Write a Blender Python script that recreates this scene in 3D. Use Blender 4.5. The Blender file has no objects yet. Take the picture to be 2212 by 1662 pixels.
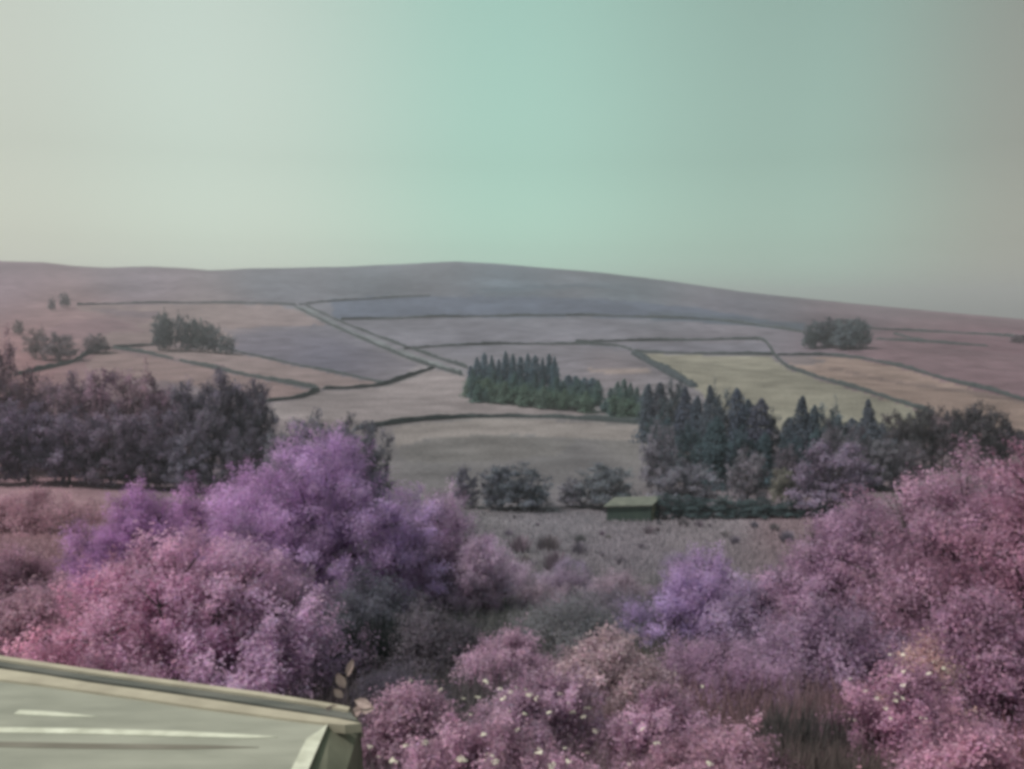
import bpy, math
import numpy as np
from math import radians, sin, cos, tan, pi, hypot, atan2

# ------------------------------------------------------------------ camera
FOC, CU, CV = 1833.0, 1106.0, 831.0            # working frame 2212 x 1662
PITCH = math.atan((831 - 675) / FOC)           # eye level lies on row 675
sc = bpy.context.scene
cam_d = bpy.data.cameras.new("camera")
cam = bpy.data.objects.new("camera", cam_d)
sc.collection.objects.link(cam)
cam.location = (0, 0, 0)
cam.rotation_euler = (pi / 2 - PITCH, 0, 0)
cam_d.sensor_width = 36.0
cam_d.lens = 36.0 * FOC / 2212.0
cam_d.clip_start = 0.1
cam_d.clip_end = 30000
sc.camera = cam

# ------------------------------------------------------------------ sky, sun, exposure
SUN_AZ, SUN_EL = radians(-104), radians(54)     # azimuth from +Y towards +X
w = bpy.data.worlds.new("World")
sc.world = w
w.use_nodes = True
nt = w.node_tree
nt.nodes.clear()
sky = nt.nodes.new("ShaderNodeTexSky")
sky.sky_type = 'NISHITA'
sky.sun_disc = False
sky.sun_elevation = SUN_EL
sky.sun_rotation = SUN_AZ
sky.air_density, sky.dust_density, sky.ozone_density = 1.7, 1.0, 1.0
hsv = nt.nodes.new("ShaderNodeHueSaturation")
hsv.inputs['Saturation'].default_value = 0.12
tc = nt.nodes.new("ShaderNodeTexCoord")
sep = nt.nodes.new("ShaderNodeSeparateXYZ")
mr = nt.nodes.new("ShaderNodeMapRange")
mr.inputs['From Min'].default_value = -1
mr.inputs['From Max'].default_value = 1
ramp = nt.nodes.new("ShaderNodeValToRGB")
ramp.color_ramp.interpolation = 'EASE'
SKY_STOPS = [(0.235, (0.716, 0.746, 0.643)), (0.345, (0.771, 0.89, 0.775)), (0.5, (0.553, 0.857, 0.718)),
             (0.655, (0.441, 0.634, 0.54)), (0.765, (0.402, 0.411, 0.358))]
el = ramp.color_ramp.elements
for i, (p, c) in enumerate(SKY_STOPS):
    e = el[i] if i < 2 else el.new(p)
    e.position = p
    e.color = (*c, 1)
mul = nt.nodes.new("ShaderNodeMix")
mul.data_type = 'RGBA'
mul.blend_type = 'MULTIPLY'
mul.inputs['Factor'].default_value = 1.0
bg = nt.nodes.new("ShaderNodeBackground")
bg.inputs['Strength'].default_value = 0.15
wo = nt.nodes.new("ShaderNodeOutputWorld")
L = nt.links.new
L(tc.outputs['Generated'], sep.inputs[0])
L(sep.outputs['X'], mr.inputs['Value'])
L(mr.outputs[0], ramp.inputs[0])
L(sky.outputs[0], hsv.inputs['Color'])
L(hsv.outputs[0], mul.inputs['A'])
L(ramp.outputs[0], mul.inputs['B'])
L(mul.outputs['Result'], bg.inputs['Color'])
L(bg.outputs[0], wo.inputs[0])

sun_d = bpy.data.lights.new("sun", 'SUN')
sun_d.energy = 2.7
sun_d.angle = radians(0.6)
sun_d.color = (1.0, 0.95, 0.88)
sun = bpy.data.objects.new("sun", sun_d)
sc.collection.objects.link(sun)
sun.location = (-200, 100, 300)
from mathutils import Vector
sdir = Vector((sin(SUN_AZ) * cos(SUN_EL), cos(SUN_AZ) * cos(SUN_EL), sin(SUN_EL)))
sun.rotation_euler = sdir.to_track_quat('Z', 'Y').to_euler()

sc.view_settings.view_transform = 'Standard'
sc.view_settings.look = 'None'
sc.view_settings.exposure = 0.0
sc.view_settings.gamma = 1.0
sc.view_settings.use_curve_mapping = False
sc.cycles.pixel_filter_type = 'BLACKMAN_HARRIS'
sc.cycles.filter_width = 3.9                   # the photograph is soft
sc.cycles.max_bounces = 5
sc.cycles.transparent_max_bounces = 4

# ------------------------------------------------------------------ helpers
COL = sc.collection
ct, st = cos(PITCH), sin(PITCH)


def lin(c):
    c = np.asarray(c, float) / 255.0
    return np.where(c <= 0.04045, c / 12.92, ((c + 0.055) / 1.055) ** 2.4)


def A(r, g, b, k=1.0):
    """base colour from an 8-bit swatch"""
    return tuple(np.clip(lin((r, g, b)) * k, 0.004, 0.85))


def row_z(v, y):
    t = (CV - v) / FOC
    return y * (t * ct - st) / (ct + t * st)


def proj(P):
    P = np.asarray(P, float)
    f = P[..., 1] * ct - P[..., 2] * st
    f = np.where(f > 0.05, f, 0.05)
    up = P[..., 2] * ct + P[..., 1] * st
    return CU + FOC * P[..., 0] / f, CV - FOC * up / f, f


def link(name, me, parent=None):
    o = bpy.data.objects.new(name, me)
    COL.objects.link(o)
    if parent is not None:
        o.parent = parent
    return o


def tag(o, label, cat, group=None):
    o['label'] = label
    o['category'] = cat
    if group:
        o['group'] = group
    return o


def root(name, label, cat, loc, group=None, rz=0.0, scale=None):
    o = link(name, None)
    o.empty_display_size = 0.3
    o.location = loc
    o.rotation_euler = (0, 0, rz)
    if scale:
        o.scale = scale
    return tag(o, label, cat, group)


def np_mesh(name, V, F, mat, lv=None, tint=None, smooth=False):
    """V (n,3); F (m,k) one polygon size"""
    V = np.ascontiguousarray(V, np.float32)
    F = np.ascontiguousarray(F, np.int32)
    m, k = F.shape
    me = bpy.data.meshes.new(name)
    me.vertices.add(len(V))
    me.vertices.foreach_set("co", V.ravel())
    me.loops.add(m * k)
    me.loops.foreach_set("vertex_index", F.ravel())
    me.polygons.add(m)
    me.polygons.foreach_set("loop_start", np.arange(0, m * k, k, dtype=np.int32))
    me.polygons.foreach_set("loop_total", np.full(m, k, np.int32))
    if smooth:
        me.polygons.foreach_set("use_smooth", np.ones(m, bool))
    me.update(calc_edges=True)
    if tint is not None:
        a = me.attributes.new("tint", 'FLOAT_COLOR', 'POINT')
        c = np.ones((len(V), 4), np.float32)
        c[:, :3] = tint
        a.data.foreach_set("color", c.ravel())
    if mat:
        me.materials.append(mat)
    return me


class MB:
    """small mesh collector: boxes, tubes, polygons"""
    def __init__(s):
        s.v, s.f = [], []

    def poly(s, pts):
        i = len(s.v)
        s.v += [tuple(p) for p in pts]
        s.f.append(tuple(range(i, i + len(pts))))

    def prism(s, bottom, top):
        i, n = len(s.v), len(bottom)
        s.v += [tuple(p) for p in bottom] + [tuple(p) for p in top]
        s.f.append(tuple(range(i + n - 1, i - 1, -1)))
        s.f.append(tuple(range(i + n, i + 2 * n)))
        for a in range(n):
            b = (a + 1) % n
            s.f.append((i + a, i + b, i + n + b, i + n + a))

    def tube(s, pts, rad, n=6):
        i0 = len(s.v)
        pts = [Vector(p) for p in pts]
        for j, p in enumerate(pts):
            d = (pts[min(j + 1, len(pts) - 1)] - pts[max(j - 1, 0)])
            d = d.normalized() if d.length > 1e-9 else Vector((0, 0, 1))
            a = d.orthogonal().normalized()
            b = d.cross(a)
            for q in range(n):
                t = 2 * pi * q / n
                s.v.append(tuple(p + (a * cos(t) + b * sin(t)) * rad[j]))
        for j in range(len(pts) - 1):
            for q in range(n):
                r = (q + 1) % n
                s.f.append((i0 + j * n + q, i0 + j * n + r, i0 + (j + 1) * n + r, i0 + (j + 1) * n + q))
        e = i0 + (len(pts) - 1) * n
        s.f.append(tuple(range(e, e + n)))

    def mesh(s, name, mat):
        me = bpy.data.meshes.new(name)
        me.from_pydata(s.v, [], s.f)
        if mat:
            me.materials.append(mat)
        me.update()
        return me


# ------------------------------------------------------------------ materials
def new_mat(name):
    m = bpy.data.materials.new(name)
    m.use_nodes = True
    n = m.node_tree
    n.nodes.clear()
    o = n.nodes.new("ShaderNodeOutputMaterial")
    return m, n, o


def leaf_material():
    m, n, o = new_mat("leaf")
    info = n.nodes.new("ShaderNodeObjectInfo")
    at = n.nodes.new("ShaderNodeAttribute")
    at.attribute_name = "tint"
    mx = n.nodes.new("ShaderNodeMix")
    mx.data_type = 'RGBA'
    mx.blend_type = 'MULTIPLY'
    mx.inputs['Factor'].default_value = 1
    n.links.new(info.outputs['Color'], mx.inputs['A'])
    n.links.new(at.outputs['Color'], mx.inputs['B'])
    d = n.nodes.new("ShaderNodeBsdfDiffuse")
    t = n.nodes.new("ShaderNodeBsdfTranslucent")
    ms = n.nodes.new("ShaderNodeMixShader")
    ms.inputs[0].default_value = 0.42
    n.links.new(mx.outputs['Result'], d.inputs['Color'])
    n.links.new(mx.outputs['Result'], t.inputs['Color'])
    n.links.new(d.outputs[0], ms.inputs[1])
    n.links.new(t.outputs[0], ms.inputs[2])
    n.links.new(ms.outputs[0], o.inputs[0])
    return m


def noise_material(name, c1, c2, scale, rough=0.9, bump=0.0, coord='Object', stretch=None, detail=6):
    m, n, o = new_mat(name)
    tcn = n.nodes.new("ShaderNodeTexCoord")
    nz = n.nodes.new("ShaderNodeTexNoise")
    nz.inputs['Scale'].default_value = scale
    nz.inputs['Detail'].default_value = detail
    src = tcn.outputs[coord]
    if stretch:
        mp = n.nodes.new("ShaderNodeMapping")
        mp.inputs['Scale'].default_value = stretch
        n.links.new(src, mp.inputs[0])
        src = mp.outputs[0]
    n.links.new(src, nz.inputs['Vector'])
    r = n.nodes.new("ShaderNodeValToRGB")
    r.color_ramp.elements[0].position = 0.33
    r.color_ramp.elements[1].position = 0.68
    r.color_ramp.elements[0].color = (*c1, 1)
    r.color_ramp.elements[1].color = (*c2, 1)
    n.links.new(nz.outputs['Fac'], r.inputs[0])
    b = n.nodes.new("ShaderNodeBsdfPrincipled")
    b.inputs['Roughness'].default_value = rough
    b.inputs['Specular IOR Level'].default_value = 0.2
    n.links.new(r.outputs[0], b.inputs['Base Color'])
    if bump:
        bp = n.nodes.new("ShaderNodeBump")
        bp.inputs['Strength'].default_value = bump
        bp.inputs['Distance'].default_value = 0.05
        n.links.new(nz.outputs['Fac'], bp.inputs['Height'])
        n.links.new(bp.outputs[0], b.inputs['Normal'])
    n.links.new(b.outputs[0], o.inputs[0])
    return m


M_LEAF = leaf_material()
M_BARK = noise_material("bark", A(58, 52, 54), A(92, 84, 86), 9, bump=0.4)
M_STONE = noise_material("wall_stone", A(52, 59, 62), A(74, 80, 83), 1.3, bump=0.5)
M_CONC = noise_material("concrete", A(138, 137, 128), A(160, 158, 148), 3.2, stretch=(0.6, 2.4, 1), bump=0.15)
M_CONC_DK = noise_material("dark_concrete", A(100, 100, 88), A(124, 122, 108), 4.0, bump=0.3)  # darker olive concrete of the side and retaining walls
M_GUTTER = noise_material("gutter_concrete", A(84, 86, 84), A(118, 116, 112), 3.5, stretch=(0.5, 3, 1))  # darker grey channel, streaked along its length
M_STAIN = noise_material("grime", A(112, 106, 98), A(134, 128, 120), 5.0, stretch=(0.5, 3, 1))
M_COPING = noise_material("coping", A(160, 150, 136), A(182, 172, 156), 4.5, bump=0.12)
M_PAINT = noise_material("line_paint", A(184, 182, 168), A(218, 216, 202), 9.0)
M_PETAL = noise_material("petal", A(216, 206, 190), A(238, 230, 216), 30)
M_SHED = noise_material("shed_wall", A(56, 68, 66), A(68, 80, 74), 1.2, stretch=(3, 3, 0.4))
M_SHEDROOF = noise_material("shed_roof", A(92, 95, 90), A(116, 117, 110), 1.5)
M_SHEDEND = noise_material("shed_end", A(104, 106, 88), A(118, 118, 98), 1.5)

# ------------------------------------------------------------------ terrain
RD = np.array([20, 30, 50, 70, 85, 110, 140, 170, 200, 250, 300, 350, 420, 500, 620, 800, 950.])
ROWS = {
    -500: [1370, 1292, 1190, 1128, 1096, 1045, 985, 930, 886, 828, 790, 757, 722, 690, 650, 600, 562],
    0:    [1370, 1292, 1190, 1128, 1096, 1045, 985, 930, 886, 828, 790, 757, 722, 690, 650, 600, 562],
    600:  [1370, 1296, 1195, 1133, 1100, 1042, 978, 920, 880, 825, 788, 757, 722, 690, 650, 604, 579],
    1106: [1370, 1300, 1200, 1136, 1103, 1035, 965, 905, 868, 820, 783, 757, 724, 690, 645, 600, 567],
    1500: [1370, 1300, 1200, 1140, 1107, 1040, 975, 915, 870, 820, 780, 757, 730, 700, 665, 634, 613],
    1900: [1370, 1300, 1200, 1140, 1107, 1040, 975, 925, 885, 832, 793, 765, 738, 717, 696, 676, 662],
    2212: [1370, 1300, 1200, 1140, 1107, 1042, 982, 938, 902, 852, 816, 786, 757, 737, 718, 702, 692],
    2700: [1370, 1300, 1200, 1140, 1107, 1042, 985, 944, 910, 862, 830, 802, 776, 758, 742, 730, 724],
}
SKYLINE = np.array([(-500, 556), (0, 562), (100, 565), (165, 573), (240, 577), (330, 574), (400, 578), (460, 583),
                    (540, 579), (640, 577), (740, 575), (850, 570), (920, 566), (985, 563), (1060, 567), (1150, 575),
                    (1300, 588), (1450, 607), (1600, 630), (1800, 652), (2000, 672), (2212, 692), (2700, 726)], float)

az = np.concatenate([np.radians(np.arange(-180, -42, 2.0)), np.radians(np.arange(-42, 42, 0.14)),
                     np.radians(np.arange(42, 180.1, 2.0))])
NR = 420
lr = np.linspace(np.log(0.6), np.log(2600.0), NR)
rr = np.exp(lr)
cols = np.array(sorted(ROWS))
tab = np.array([ROWS[c] for c in cols], float)
azf = np.radians(np.clip(np.degrees(az), -40, 40))
ucol = CU + FOC * np.tan(azf)
Zg = np.zeros((len(az), NR))
RALL = np.concatenate([[0.6, 2.5, 5, 10], RD, [1000, 1150, 1500, 2600]])
for i, u in enumerate(ucol):
    rows = np.array([np.interp(u, cols, tab[:, k]) for k in range(len(RD))])
    rows[-1] = np.interp(u, SKYLINE[:, 0], SKYLINE[:, 1])
    y = RD * cos(azf[i])
    z = row_z(rows, y)
    zt = z[-1]
    near = [-3.05, -3.1, -3.35, -4.75]
    far = [zt + 1, zt - 6, zt - 45, zt - 120]
    Zg[i] = np.interp(lr, np.log(RALL), np.concatenate([near, z, far]))
# smooth along distance (small) and azimuth (near ranges only, the skyline keeps its shape)
ker = np.array([1, 2, 3, 2, 1.0]); ker /= ker.sum()
pad = np.pad(Zg, ((0, 0), (2, 2)), 'edge')
Zg = sum(ker[k] * pad[:, k:k + NR] for k in range(5))
azw = np.arange(len(az))
core = (np.degrees(az) > -41.5) & (np.degrees(az) < 41.5)
kw = np.hanning(121); kw /= kw.sum()
Zs = Zg.copy()
for k in range(NR):
    if rr[k] < 880:
        p = np.pad(Zg[:, k], 60, 'edge')
        s_ = np.convolve(p, kw, 'valid')
        f = np.clip((880 - rr[k]) / 200, 0, 1)
        Zs[:, k] = Zg[:, k] * (1 - f) + s_ * f
Zg = Zs
# behind the camera the bank levels off
f = np.clip((np.abs(np.degrees(az)) - 75) / 40, 0, 1)[:, None]
Zg = Zg * (1 - f) + (-3.05) * f
# gentle unevenness
AZ, RR = np.meshgrid(az, rr, indexing='ij')
X, Y = RR * np.sin(AZ), RR * np.cos(AZ)
amp = np.interp(RR, [3, 15, 60, 200, 800, 1000], [0.05, 0.16, 0.25, 0.5, 0.5, 0.0])
Zg = Zg + amp * (np.sin(X * 0.31 + 1.3) * np.cos(Y * 0.23) * 0.5 * np.clip((180 - RR) / 100, 0, 1) + np.sin(X * 0.083 + Y * 0.061) + np.where(RR < 45, 0.35, 0.0) * np.sin(X * 0.9 + Y * 1.1))


def gz(x, y):
    x, y = np.asarray(x, float), np.asarray(y, float)
    a = np.arctan2(x, y)
    l = np.log(np.maximum(np.hypot(x, y), 0.61))
    i = np.clip(np.searchsorted(az, a) - 1, 0, len(az) - 2)
    fi = np.clip((a - az[i]) / (az[i + 1] - az[i]), 0, 1)
    t = (l - lr[0]) / (lr[1] - lr[0])
    j = np.clip(t.astype(int), 0, NR - 2)
    fj = np.clip(t - j, 0, 1)
    return ((Zg[i, j] * (1 - fi) + Zg[i + 1, j] * fi) * (1 - fj) + (Zg[i, j + 1] * (1 - fi) + Zg[i + 1, j + 1] * fi) * fj)


def place(u, r):
    """ground point on picture column u at horizontal distance r"""
    a = math.atan((u - CU) / FOC)
    for _ in range(6):
        x, y = r * sin(a), r * cos(a)
        z = float(gz(x, y))
        xw = (u - CU) / FOC * (y * ct - z * st)
        a = atan2(xw, y)
    return x, y, float(gz(x, y))


_rs = np.exp(np.linspace(np.log(4.0), np.log(1100), 1500))


def ground_hit(u, v, rmin=4.0):
    """where the view ray through (u, v) first meets the ground"""
    dx, dyc = (u - CU) / FOC, (CV - v) / FOC
    d = np.array([dx, ct + dyc * st, -st + dyc * ct])
    t = _rs[_rs > rmin] / hypot(d[0], d[1])
    P = d[None] * t[:, None]
    under = P[:, 2] < gz(P[:, 0], P[:, 1])
    k = int(np.argmax(under)) if under.any() else len(t) - 40
    return P[k, 0], P[k, 1], float(gz(P[k, 0], P[k, 1]))


# --- land cover colours: fields, heather, lane (as 8-bit swatches, some shade and lens tint put in)
PU, PV, _ = proj(np.stack([X, Y, Zg], -1))
SAMP = [  # u, v, swatch of open grass/moor without fields, lens tint and hollow shade included
    (0, 600, 150, 132, 140), (300, 610, 142, 134, 142), (600, 610, 124, 130, 138), (800, 600, 116, 126, 134),
    (1100, 610, 106, 122, 132), (1350, 630, 108, 122, 130), (1600, 665, 112, 114, 124), (1850, 685, 122, 110, 116),
    (2150, 715, 128, 106, 112), (150, 690, 158, 134, 134), (60, 760, 160, 128, 128), (450, 690, 146, 138, 138), (300, 715, 150, 132, 132),
    (700, 780, 116, 118, 130), (560, 760, 124, 122, 130), (1000, 720, 132, 134, 142), (1300, 715, 132, 134, 142),
    (1600, 715, 132, 130, 136), (1950, 760, 136, 116, 120), (2150, 790, 130, 106, 112), (1250, 780, 130, 130, 136),
    (1300, 790, 140, 134, 136), (900, 860, 150, 146, 144), (700, 890, 150, 142, 140), (1050, 930, 142, 142, 138),
    (1200, 990, 126, 127, 126), (950, 985, 124, 125, 124), (1250, 1000, 124, 124, 124), (1350, 950, 138, 138, 134),
    (500, 1000, 124, 114, 120), (100, 1100, 164, 136, 140), (1200, 1130, 146, 144, 148), (1550, 1130, 148, 143, 146),
    (1350, 1200, 144, 139, 144), (1700, 1140, 140, 125, 128), (1150, 1330, 108, 110, 106), (1350, 1330, 100, 104, 98),
    (900, 1400, 62, 64, 64), (600, 1500, 84, 76, 78), (1500, 1600, 128, 106, 108), (2100, 1600, 128, 92, 96), (150, 1280, 140, 112, 118)]  # first swatch darkened for the shade under the purple thorn
SA = np.array(SAMP, float)
SAL = lin(SA[:, 2:])
flat_u, flat_v = PU.ravel(), PV.ravel()
Cg = np.zeros((flat_u.size, 3))
for s0 in range(0, flat_u.size, 40000):
    du = (flat_u[s0:s0 + 40000, None] - SA[None, :, 0]) / 1.6
    dv = (flat_v[s0:s0 + 40000, None] - SA[None, :, 1])
    wgt = 1.0 / (du * du + dv * dv + 900.0) ** 1.5
    Cg[s0:s0 + 40000] = (wgt @ SAL) / wgt.sum(1, keepdims=True)


def in_poly(u, v, P):
    P = np.asarray(P, float)
    ins = np.zeros(u.shape, bool)
    for a in range(len(P)):
        x1, y1 = P[a]; x2, y2 = P[(a + 1) % len(P)]
        if y1 == y2:
            continue
        c = ((y1 > v) != (y2 > v)) & (u < (x2 - x1) * (v - y1) / (y2 - y1) + x1)
        ins ^= c
    return ins


front = (flat_v > 540) & (flat_v < 1120) & (Y.ravel() > 95) & (RR.ravel() < 960)
FIELDS = [  # polygon on the ground, swatch, strength
    ([(715, 648), (800, 642), (920, 640), (1080, 640), (1300, 645), (1500, 664), (1650, 690), (1640, 704), (1500, 696), (1400, 690), (1250, 684), (1080, 686), (900, 684), (725, 690)], (100, 112, 128), 0.85),
    ([(1400, 672), (1560, 680), (1740, 700), (1740, 715), (1560, 700), (1400, 690)], (94, 106, 116), 0.9),
    ([(1000, 632), (1100, 618), (1250, 612), (1400, 622), (1250, 622), (1100, 628)], (90, 108, 118), 0.6),
    ([(165, 662), (480, 658), (600, 660), (650, 672), (700, 702), (600, 705), (480, 712), (520, 745), (345, 742), (240, 748), (200, 735), (330, 690), (180, 672)], (156, 142, 138), 0.75),
    ([(200, 668), (345, 672), (345, 688), (240, 682)], (128, 116, 122), 0.8),
    ([(60, 735), (150, 690), (250, 690), (330, 715), (240, 720), (120, 740)], (138, 116, 122), 0.5),
    ([(505, 722), (640, 712), (760, 745), (900, 785), (870, 815), (830, 828), (740, 805), (600, 780), (500, 757)], (114, 114, 126), 0.42),
    ([(735, 702), (880, 694), (1080, 690), (1300, 690), (1390, 694), (1240, 738), (960, 744), (880, 752), (830, 735)], (136, 138, 146), 0.7),
    ([(345, 750), (500, 760), (610, 785), (740, 812), (830, 830), (700, 840), (560, 815), (400, 778), (250, 752)], (160, 146, 142), 0.9),
    ([(230, 757), (400, 785), (600, 828), (690, 845), (600, 866), (400, 830), (180, 800), (200, 770)], (158, 140, 136), 0.9),
    ([(690, 846), (830, 838), (940, 800), (1010, 815), (1010, 855), (1080, 874), (1250, 890), (1385, 914), (1200, 900), (1000, 900), (840, 914), (560, 905), (570, 878), (650, 864)], (160, 154, 152), 0.9),
    ([(850, 922), (1000, 908), (1100, 906), (1200, 908), (1385, 922), (1385, 952), (1250, 948), (1100, 938), (950, 944), (860, 965)], (158, 154, 148), 0.9),
    ([(860, 970), (950, 946), (1100, 940), (1250, 950), (1200, 985), (1000, 1000), (880, 1000)], (130, 130, 126), 0.7),  # darker tone stands for shading on the slope below the crest
    ([(1372, 763), (1480, 767), (1668, 771), (1700, 798), (1780, 824), (1900, 860), (2005, 893), (2000, 930), (1600, 930), (1500, 838)], (152, 152, 136), 1.0),
    ([(1690, 771), (1790, 771), (1860, 778), (1960, 800), (2060, 830), (2212, 870), (2300, 960), (2020, 895), (1900, 856), (1780, 818), (1712, 795)], (160, 144, 132), 0.9),
    ([(1690, 771), (1750, 771), (1790, 780), (1740, 790), (1712, 790)], (128, 124, 126), 0.8),
    ([(1750, 787), (1850, 805), (1950, 825), (2080, 840), (2212, 862), (2212, 874), (2080, 850), (1950, 833), (1850, 812)], (124, 112, 108), 0.7),
    ([(1270, 797), (1400, 795), (1410, 806), (1350, 808), (1280, 806)], (172, 160, 150), 0.7),
    ([(1960, 752), (2080, 752), (2212, 765), (2300, 870), (2212, 862), (2060, 822), (1960, 792), (1880, 770)], (130, 112, 116), 0.7),
    ([(1240, 745), (1650, 738), (1668, 765), (1480, 762), (1365, 760), (1300, 752)], (128, 130, 138), 0.7),
    ([(635, 664), (655, 662), (740, 704), (830, 742), (920, 776), (1005, 802), (995, 808), (900, 782), (810, 746), (720, 706)], (136, 150, 146), 0.55),
]
# wobble the outlines a little so that the edges are not ruled
wu = flat_u + 3.0 * np.sin(flat_v * 0.21 + flat_u * 0.031) + 2.0 * np.sin(flat_u * 0.09)
wv = flat_v + 1.0 * np.sin(flat_u * 0.055 + 1.0) + 0.8 * np.sin(flat_u * 0.16)
for P, c, s_ in FIELDS:
    k = front & in_poly(wu, wv, P)
    Cg[k] = Cg[k] * (1 - s_) + lin(c) * s_


def ground_material():
    m, n, o = new_mat("ground_cover")
    at = n.nodes.new("ShaderNodeAttribute")
    at.attribute_name = "tint"
    tcn = n.nodes.new("ShaderNodeTexCoord")

    def noise(scale, det, stretch=(1, 1, 1)):
        mp = n.nodes.new("ShaderNodeMapping")
        mp.inputs['Scale'].default_value = stretch
        nz = n.nodes.new("ShaderNodeTexNoise")
        nz.inputs['Scale'].default_value = scale
        nz.inputs['Detail'].default_value = det
        n.links.new(tcn.outputs['Object'], mp.inputs[0])
        n.links.new(mp.outputs[0], nz.inputs['Vector'])
        return nz.outputs['Fac']

    def mrange(src, lo, hi):
        q = n.nodes.new("ShaderNodeMapRange")
        q.inputs['From Min'].default_value = 0.3
        q.inputs['From Max'].default_value = 0.7
        q.inputs['To Min'].default_value = lo
        q.inputs['To Max'].default_value = hi
        n.links.new(src, q.inputs['Value'])
        return q.outputs[0]

    def mul_(a, b):
        q = n.nodes.new("ShaderNodeMath")
        q.operation = 'MULTIPLY'
        n.links.new(a, q.inputs[0]); n.links.new(b, q.inputs[1])
        return q.outputs[0]

    big = mrange(noise(0.012, 8, (1, 0.55, 1)), 0.72, 1.24)
    mid = mrange(noise(0.11, 8), 0.74, 1.24)
    fine = mrange(noise(1.7, 6), 0.74, 1.24)
    f = mul_(mul_(big, mid), fine)
    vm = n.nodes.new("ShaderNodeVectorMath")
    vm.operation = 'SCALE'
    n.links.new(at.outputs['Color'], vm.inputs[0])
    n.links.new(f, vm.inputs['Scale'])
    b = n.nodes.new("ShaderNodeBsdfDiffuse")
    bp = n.nodes.new("ShaderNodeBump")
    bp.inputs['Strength'].default_value = 0.5
    bp.inputs['Distance'].default_value = 0.35
    n.links.new(noise(0.8, 8), bp.inputs['Height'])
    n.links.new(vm.outputs[0], b.inputs['Color'])
    n.links.new(bp.outputs[0], b.inputs['Normal'])
    n.links.new(b.outputs[0], o.inputs[0])
    return m


K_GROUND = 0.70
ia, ja = np.meshgrid(np.arange(len(az) - 1), np.arange(NR - 1), indexing='ij')
a0 = (ia * NR + ja).ravel()
Fq = np.stack([a0, a0 + 1, a0 + NR + 1, a0 + NR], 1)
gm = np_mesh("ground", np.stack([X, Y, Zg], -1).reshape(-1, 3), Fq[:, ::-1] if False else Fq, ground_material(), tint=np.clip(Cg * K_GROUND * np.array([1.09, 1.0, 1.11]), 0, 0.8), smooth=True)
gm.flip_normals()
ground = link("ground", gm)
ground['kind'] = 'structure'
ground['label'] = 'moorland hillside of grass fields and heather falling to a valley'


# ------------------------------------------------------------------ foliage generators
def leaf_quads(C, N, S, rng, aspect=0.55, along=None, tri=False):
    """rhombic leaves centred at C with normals N and lengths S"""
    n = len(C)
    N = N / np.maximum(np.linalg.norm(N, axis=1, keepdims=True), 1e-6)
    R = rng.normal(size=(n, 3)) if along is None else along + 0.35 * rng.normal(size=(n, 3))
    T = R - (R * N).sum(1, keepdims=True) * N
    T /= np.maximum(np.linalg.norm(T, axis=1, keepdims=True), 1e-6)
    B = np.cross(N, T)
    h = S[:, None] * 0.5
    wd = h * aspect
    bend = N * h * 0.18
    if tri:
        V = np.stack([C - T * h - B * wd, C - T * h + B * wd, C + T * h], 1).reshape(-1, 3)
        return V, np.arange(n * 3).reshape(-1, 3)
    V = np.stack([C - T * h, C + B * wd + bend, C + T * h, C - B * wd + bend], 1).reshape(-1, 3)
    F = np.arange(n * 4).reshape(-1, 4)
    return V, F


def crown_points(blobs, n, clump, rng, hollow=0.55, per=60):
    """blobs: (cx,cy,cz,rx,ry,rz,tint rgb). returns leaf centres, normals, tints"""
    Cs, Ns, Ts, Al = [], [], [], []
    vol = np.array([(b[3] * b[4] + b[4] * b[5] + b[3] * b[5]) for b in blobs])
    cnt = np.maximum((n * vol / vol.sum()).astype(int), 8)
    for b, m in zip(blobs, cnt):
        c, rad = np.array(b[:3]), np.array(b[3:6])
        tint = np.array(b[6]) if len(b) > 6 else np.ones(3)
        nc = max(5, int(m / per))
        d = rng.normal(size=(nc, 3))
        d /= np.linalg.norm(d, axis=1, keepdims=True)
        d[:, 2] = np.where((d[:, 2] < -0.3) & (rng.random(nc) < 0.6), -d[:, 2], d[:, 2])
        rf = hollow + (1.08 - hollow) * rng.random(nc) ** 0.6
        spike = rng.random(nc) < 0.2
        rf = np.where(spike, rf * (1.04 + 0.16 * rng.random(nc)), rf)
        cc = c + d * rad * rf[:, None]
        cb = 0.55 + 0.72 * rng.random(nc)
        k = rng.integers(0, nc, m)
        off = rng.normal(size=(m, 3)) * clump * np.array([1, 1, 0.75]) * np.where(spike[k], 0.55, 1.0)[:, None]
        sd = d + np.array([0, 0, 0.5])
        s = (rng.random(m) - 0.45)[:, None] * sd[k] * clump * np.where(spike[k], 4.2, 1.6)[:, None]
        P = cc[k] + off + s
        Cs.append(P)
        cn = d + rng.normal(size=(nc, 3)) * 0.35
        Ns.append(cn[k] * 0.9 + rng.normal(size=(m, 3)) * 0.42 + np.array([0, 0, 0.5]))
        hue = 1 + rng.normal(size=(m, 3)) * 0.04
        Ts.append(tint * (cb[k] * (0.92 + 0.16 * rng.random(m)))[:, None] * hue)
        Al.append(d[k])
    return np.concatenate(Cs), np.concatenate(Ns), np.concatenate(Ts), np.concatenate(Al)


def foliage(name, blobs, n, size, clump, rng, hollow=0.55, aspect=0.55, floor=None, tri=False, per=60):
    C, N, T, Al = crown_points(blobs, n, clump, rng, hollow, per)
    if floor is not None:
        k = C[:, 2] > floor
        C, N, T, Al = C[k], N[k], T[k], Al[k]
    S = size * (0.6 + 0.8 * rng.random(len(C)))
    V, F = leaf_quads(C, N, S, rng, aspect, tri=tri)
    me = np_mesh(name, V, F, M_LEAF, tint=np.repeat(np.clip(T, 0.05, 2.2), 3 if tri else 4, 0))
    return me, C


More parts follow.
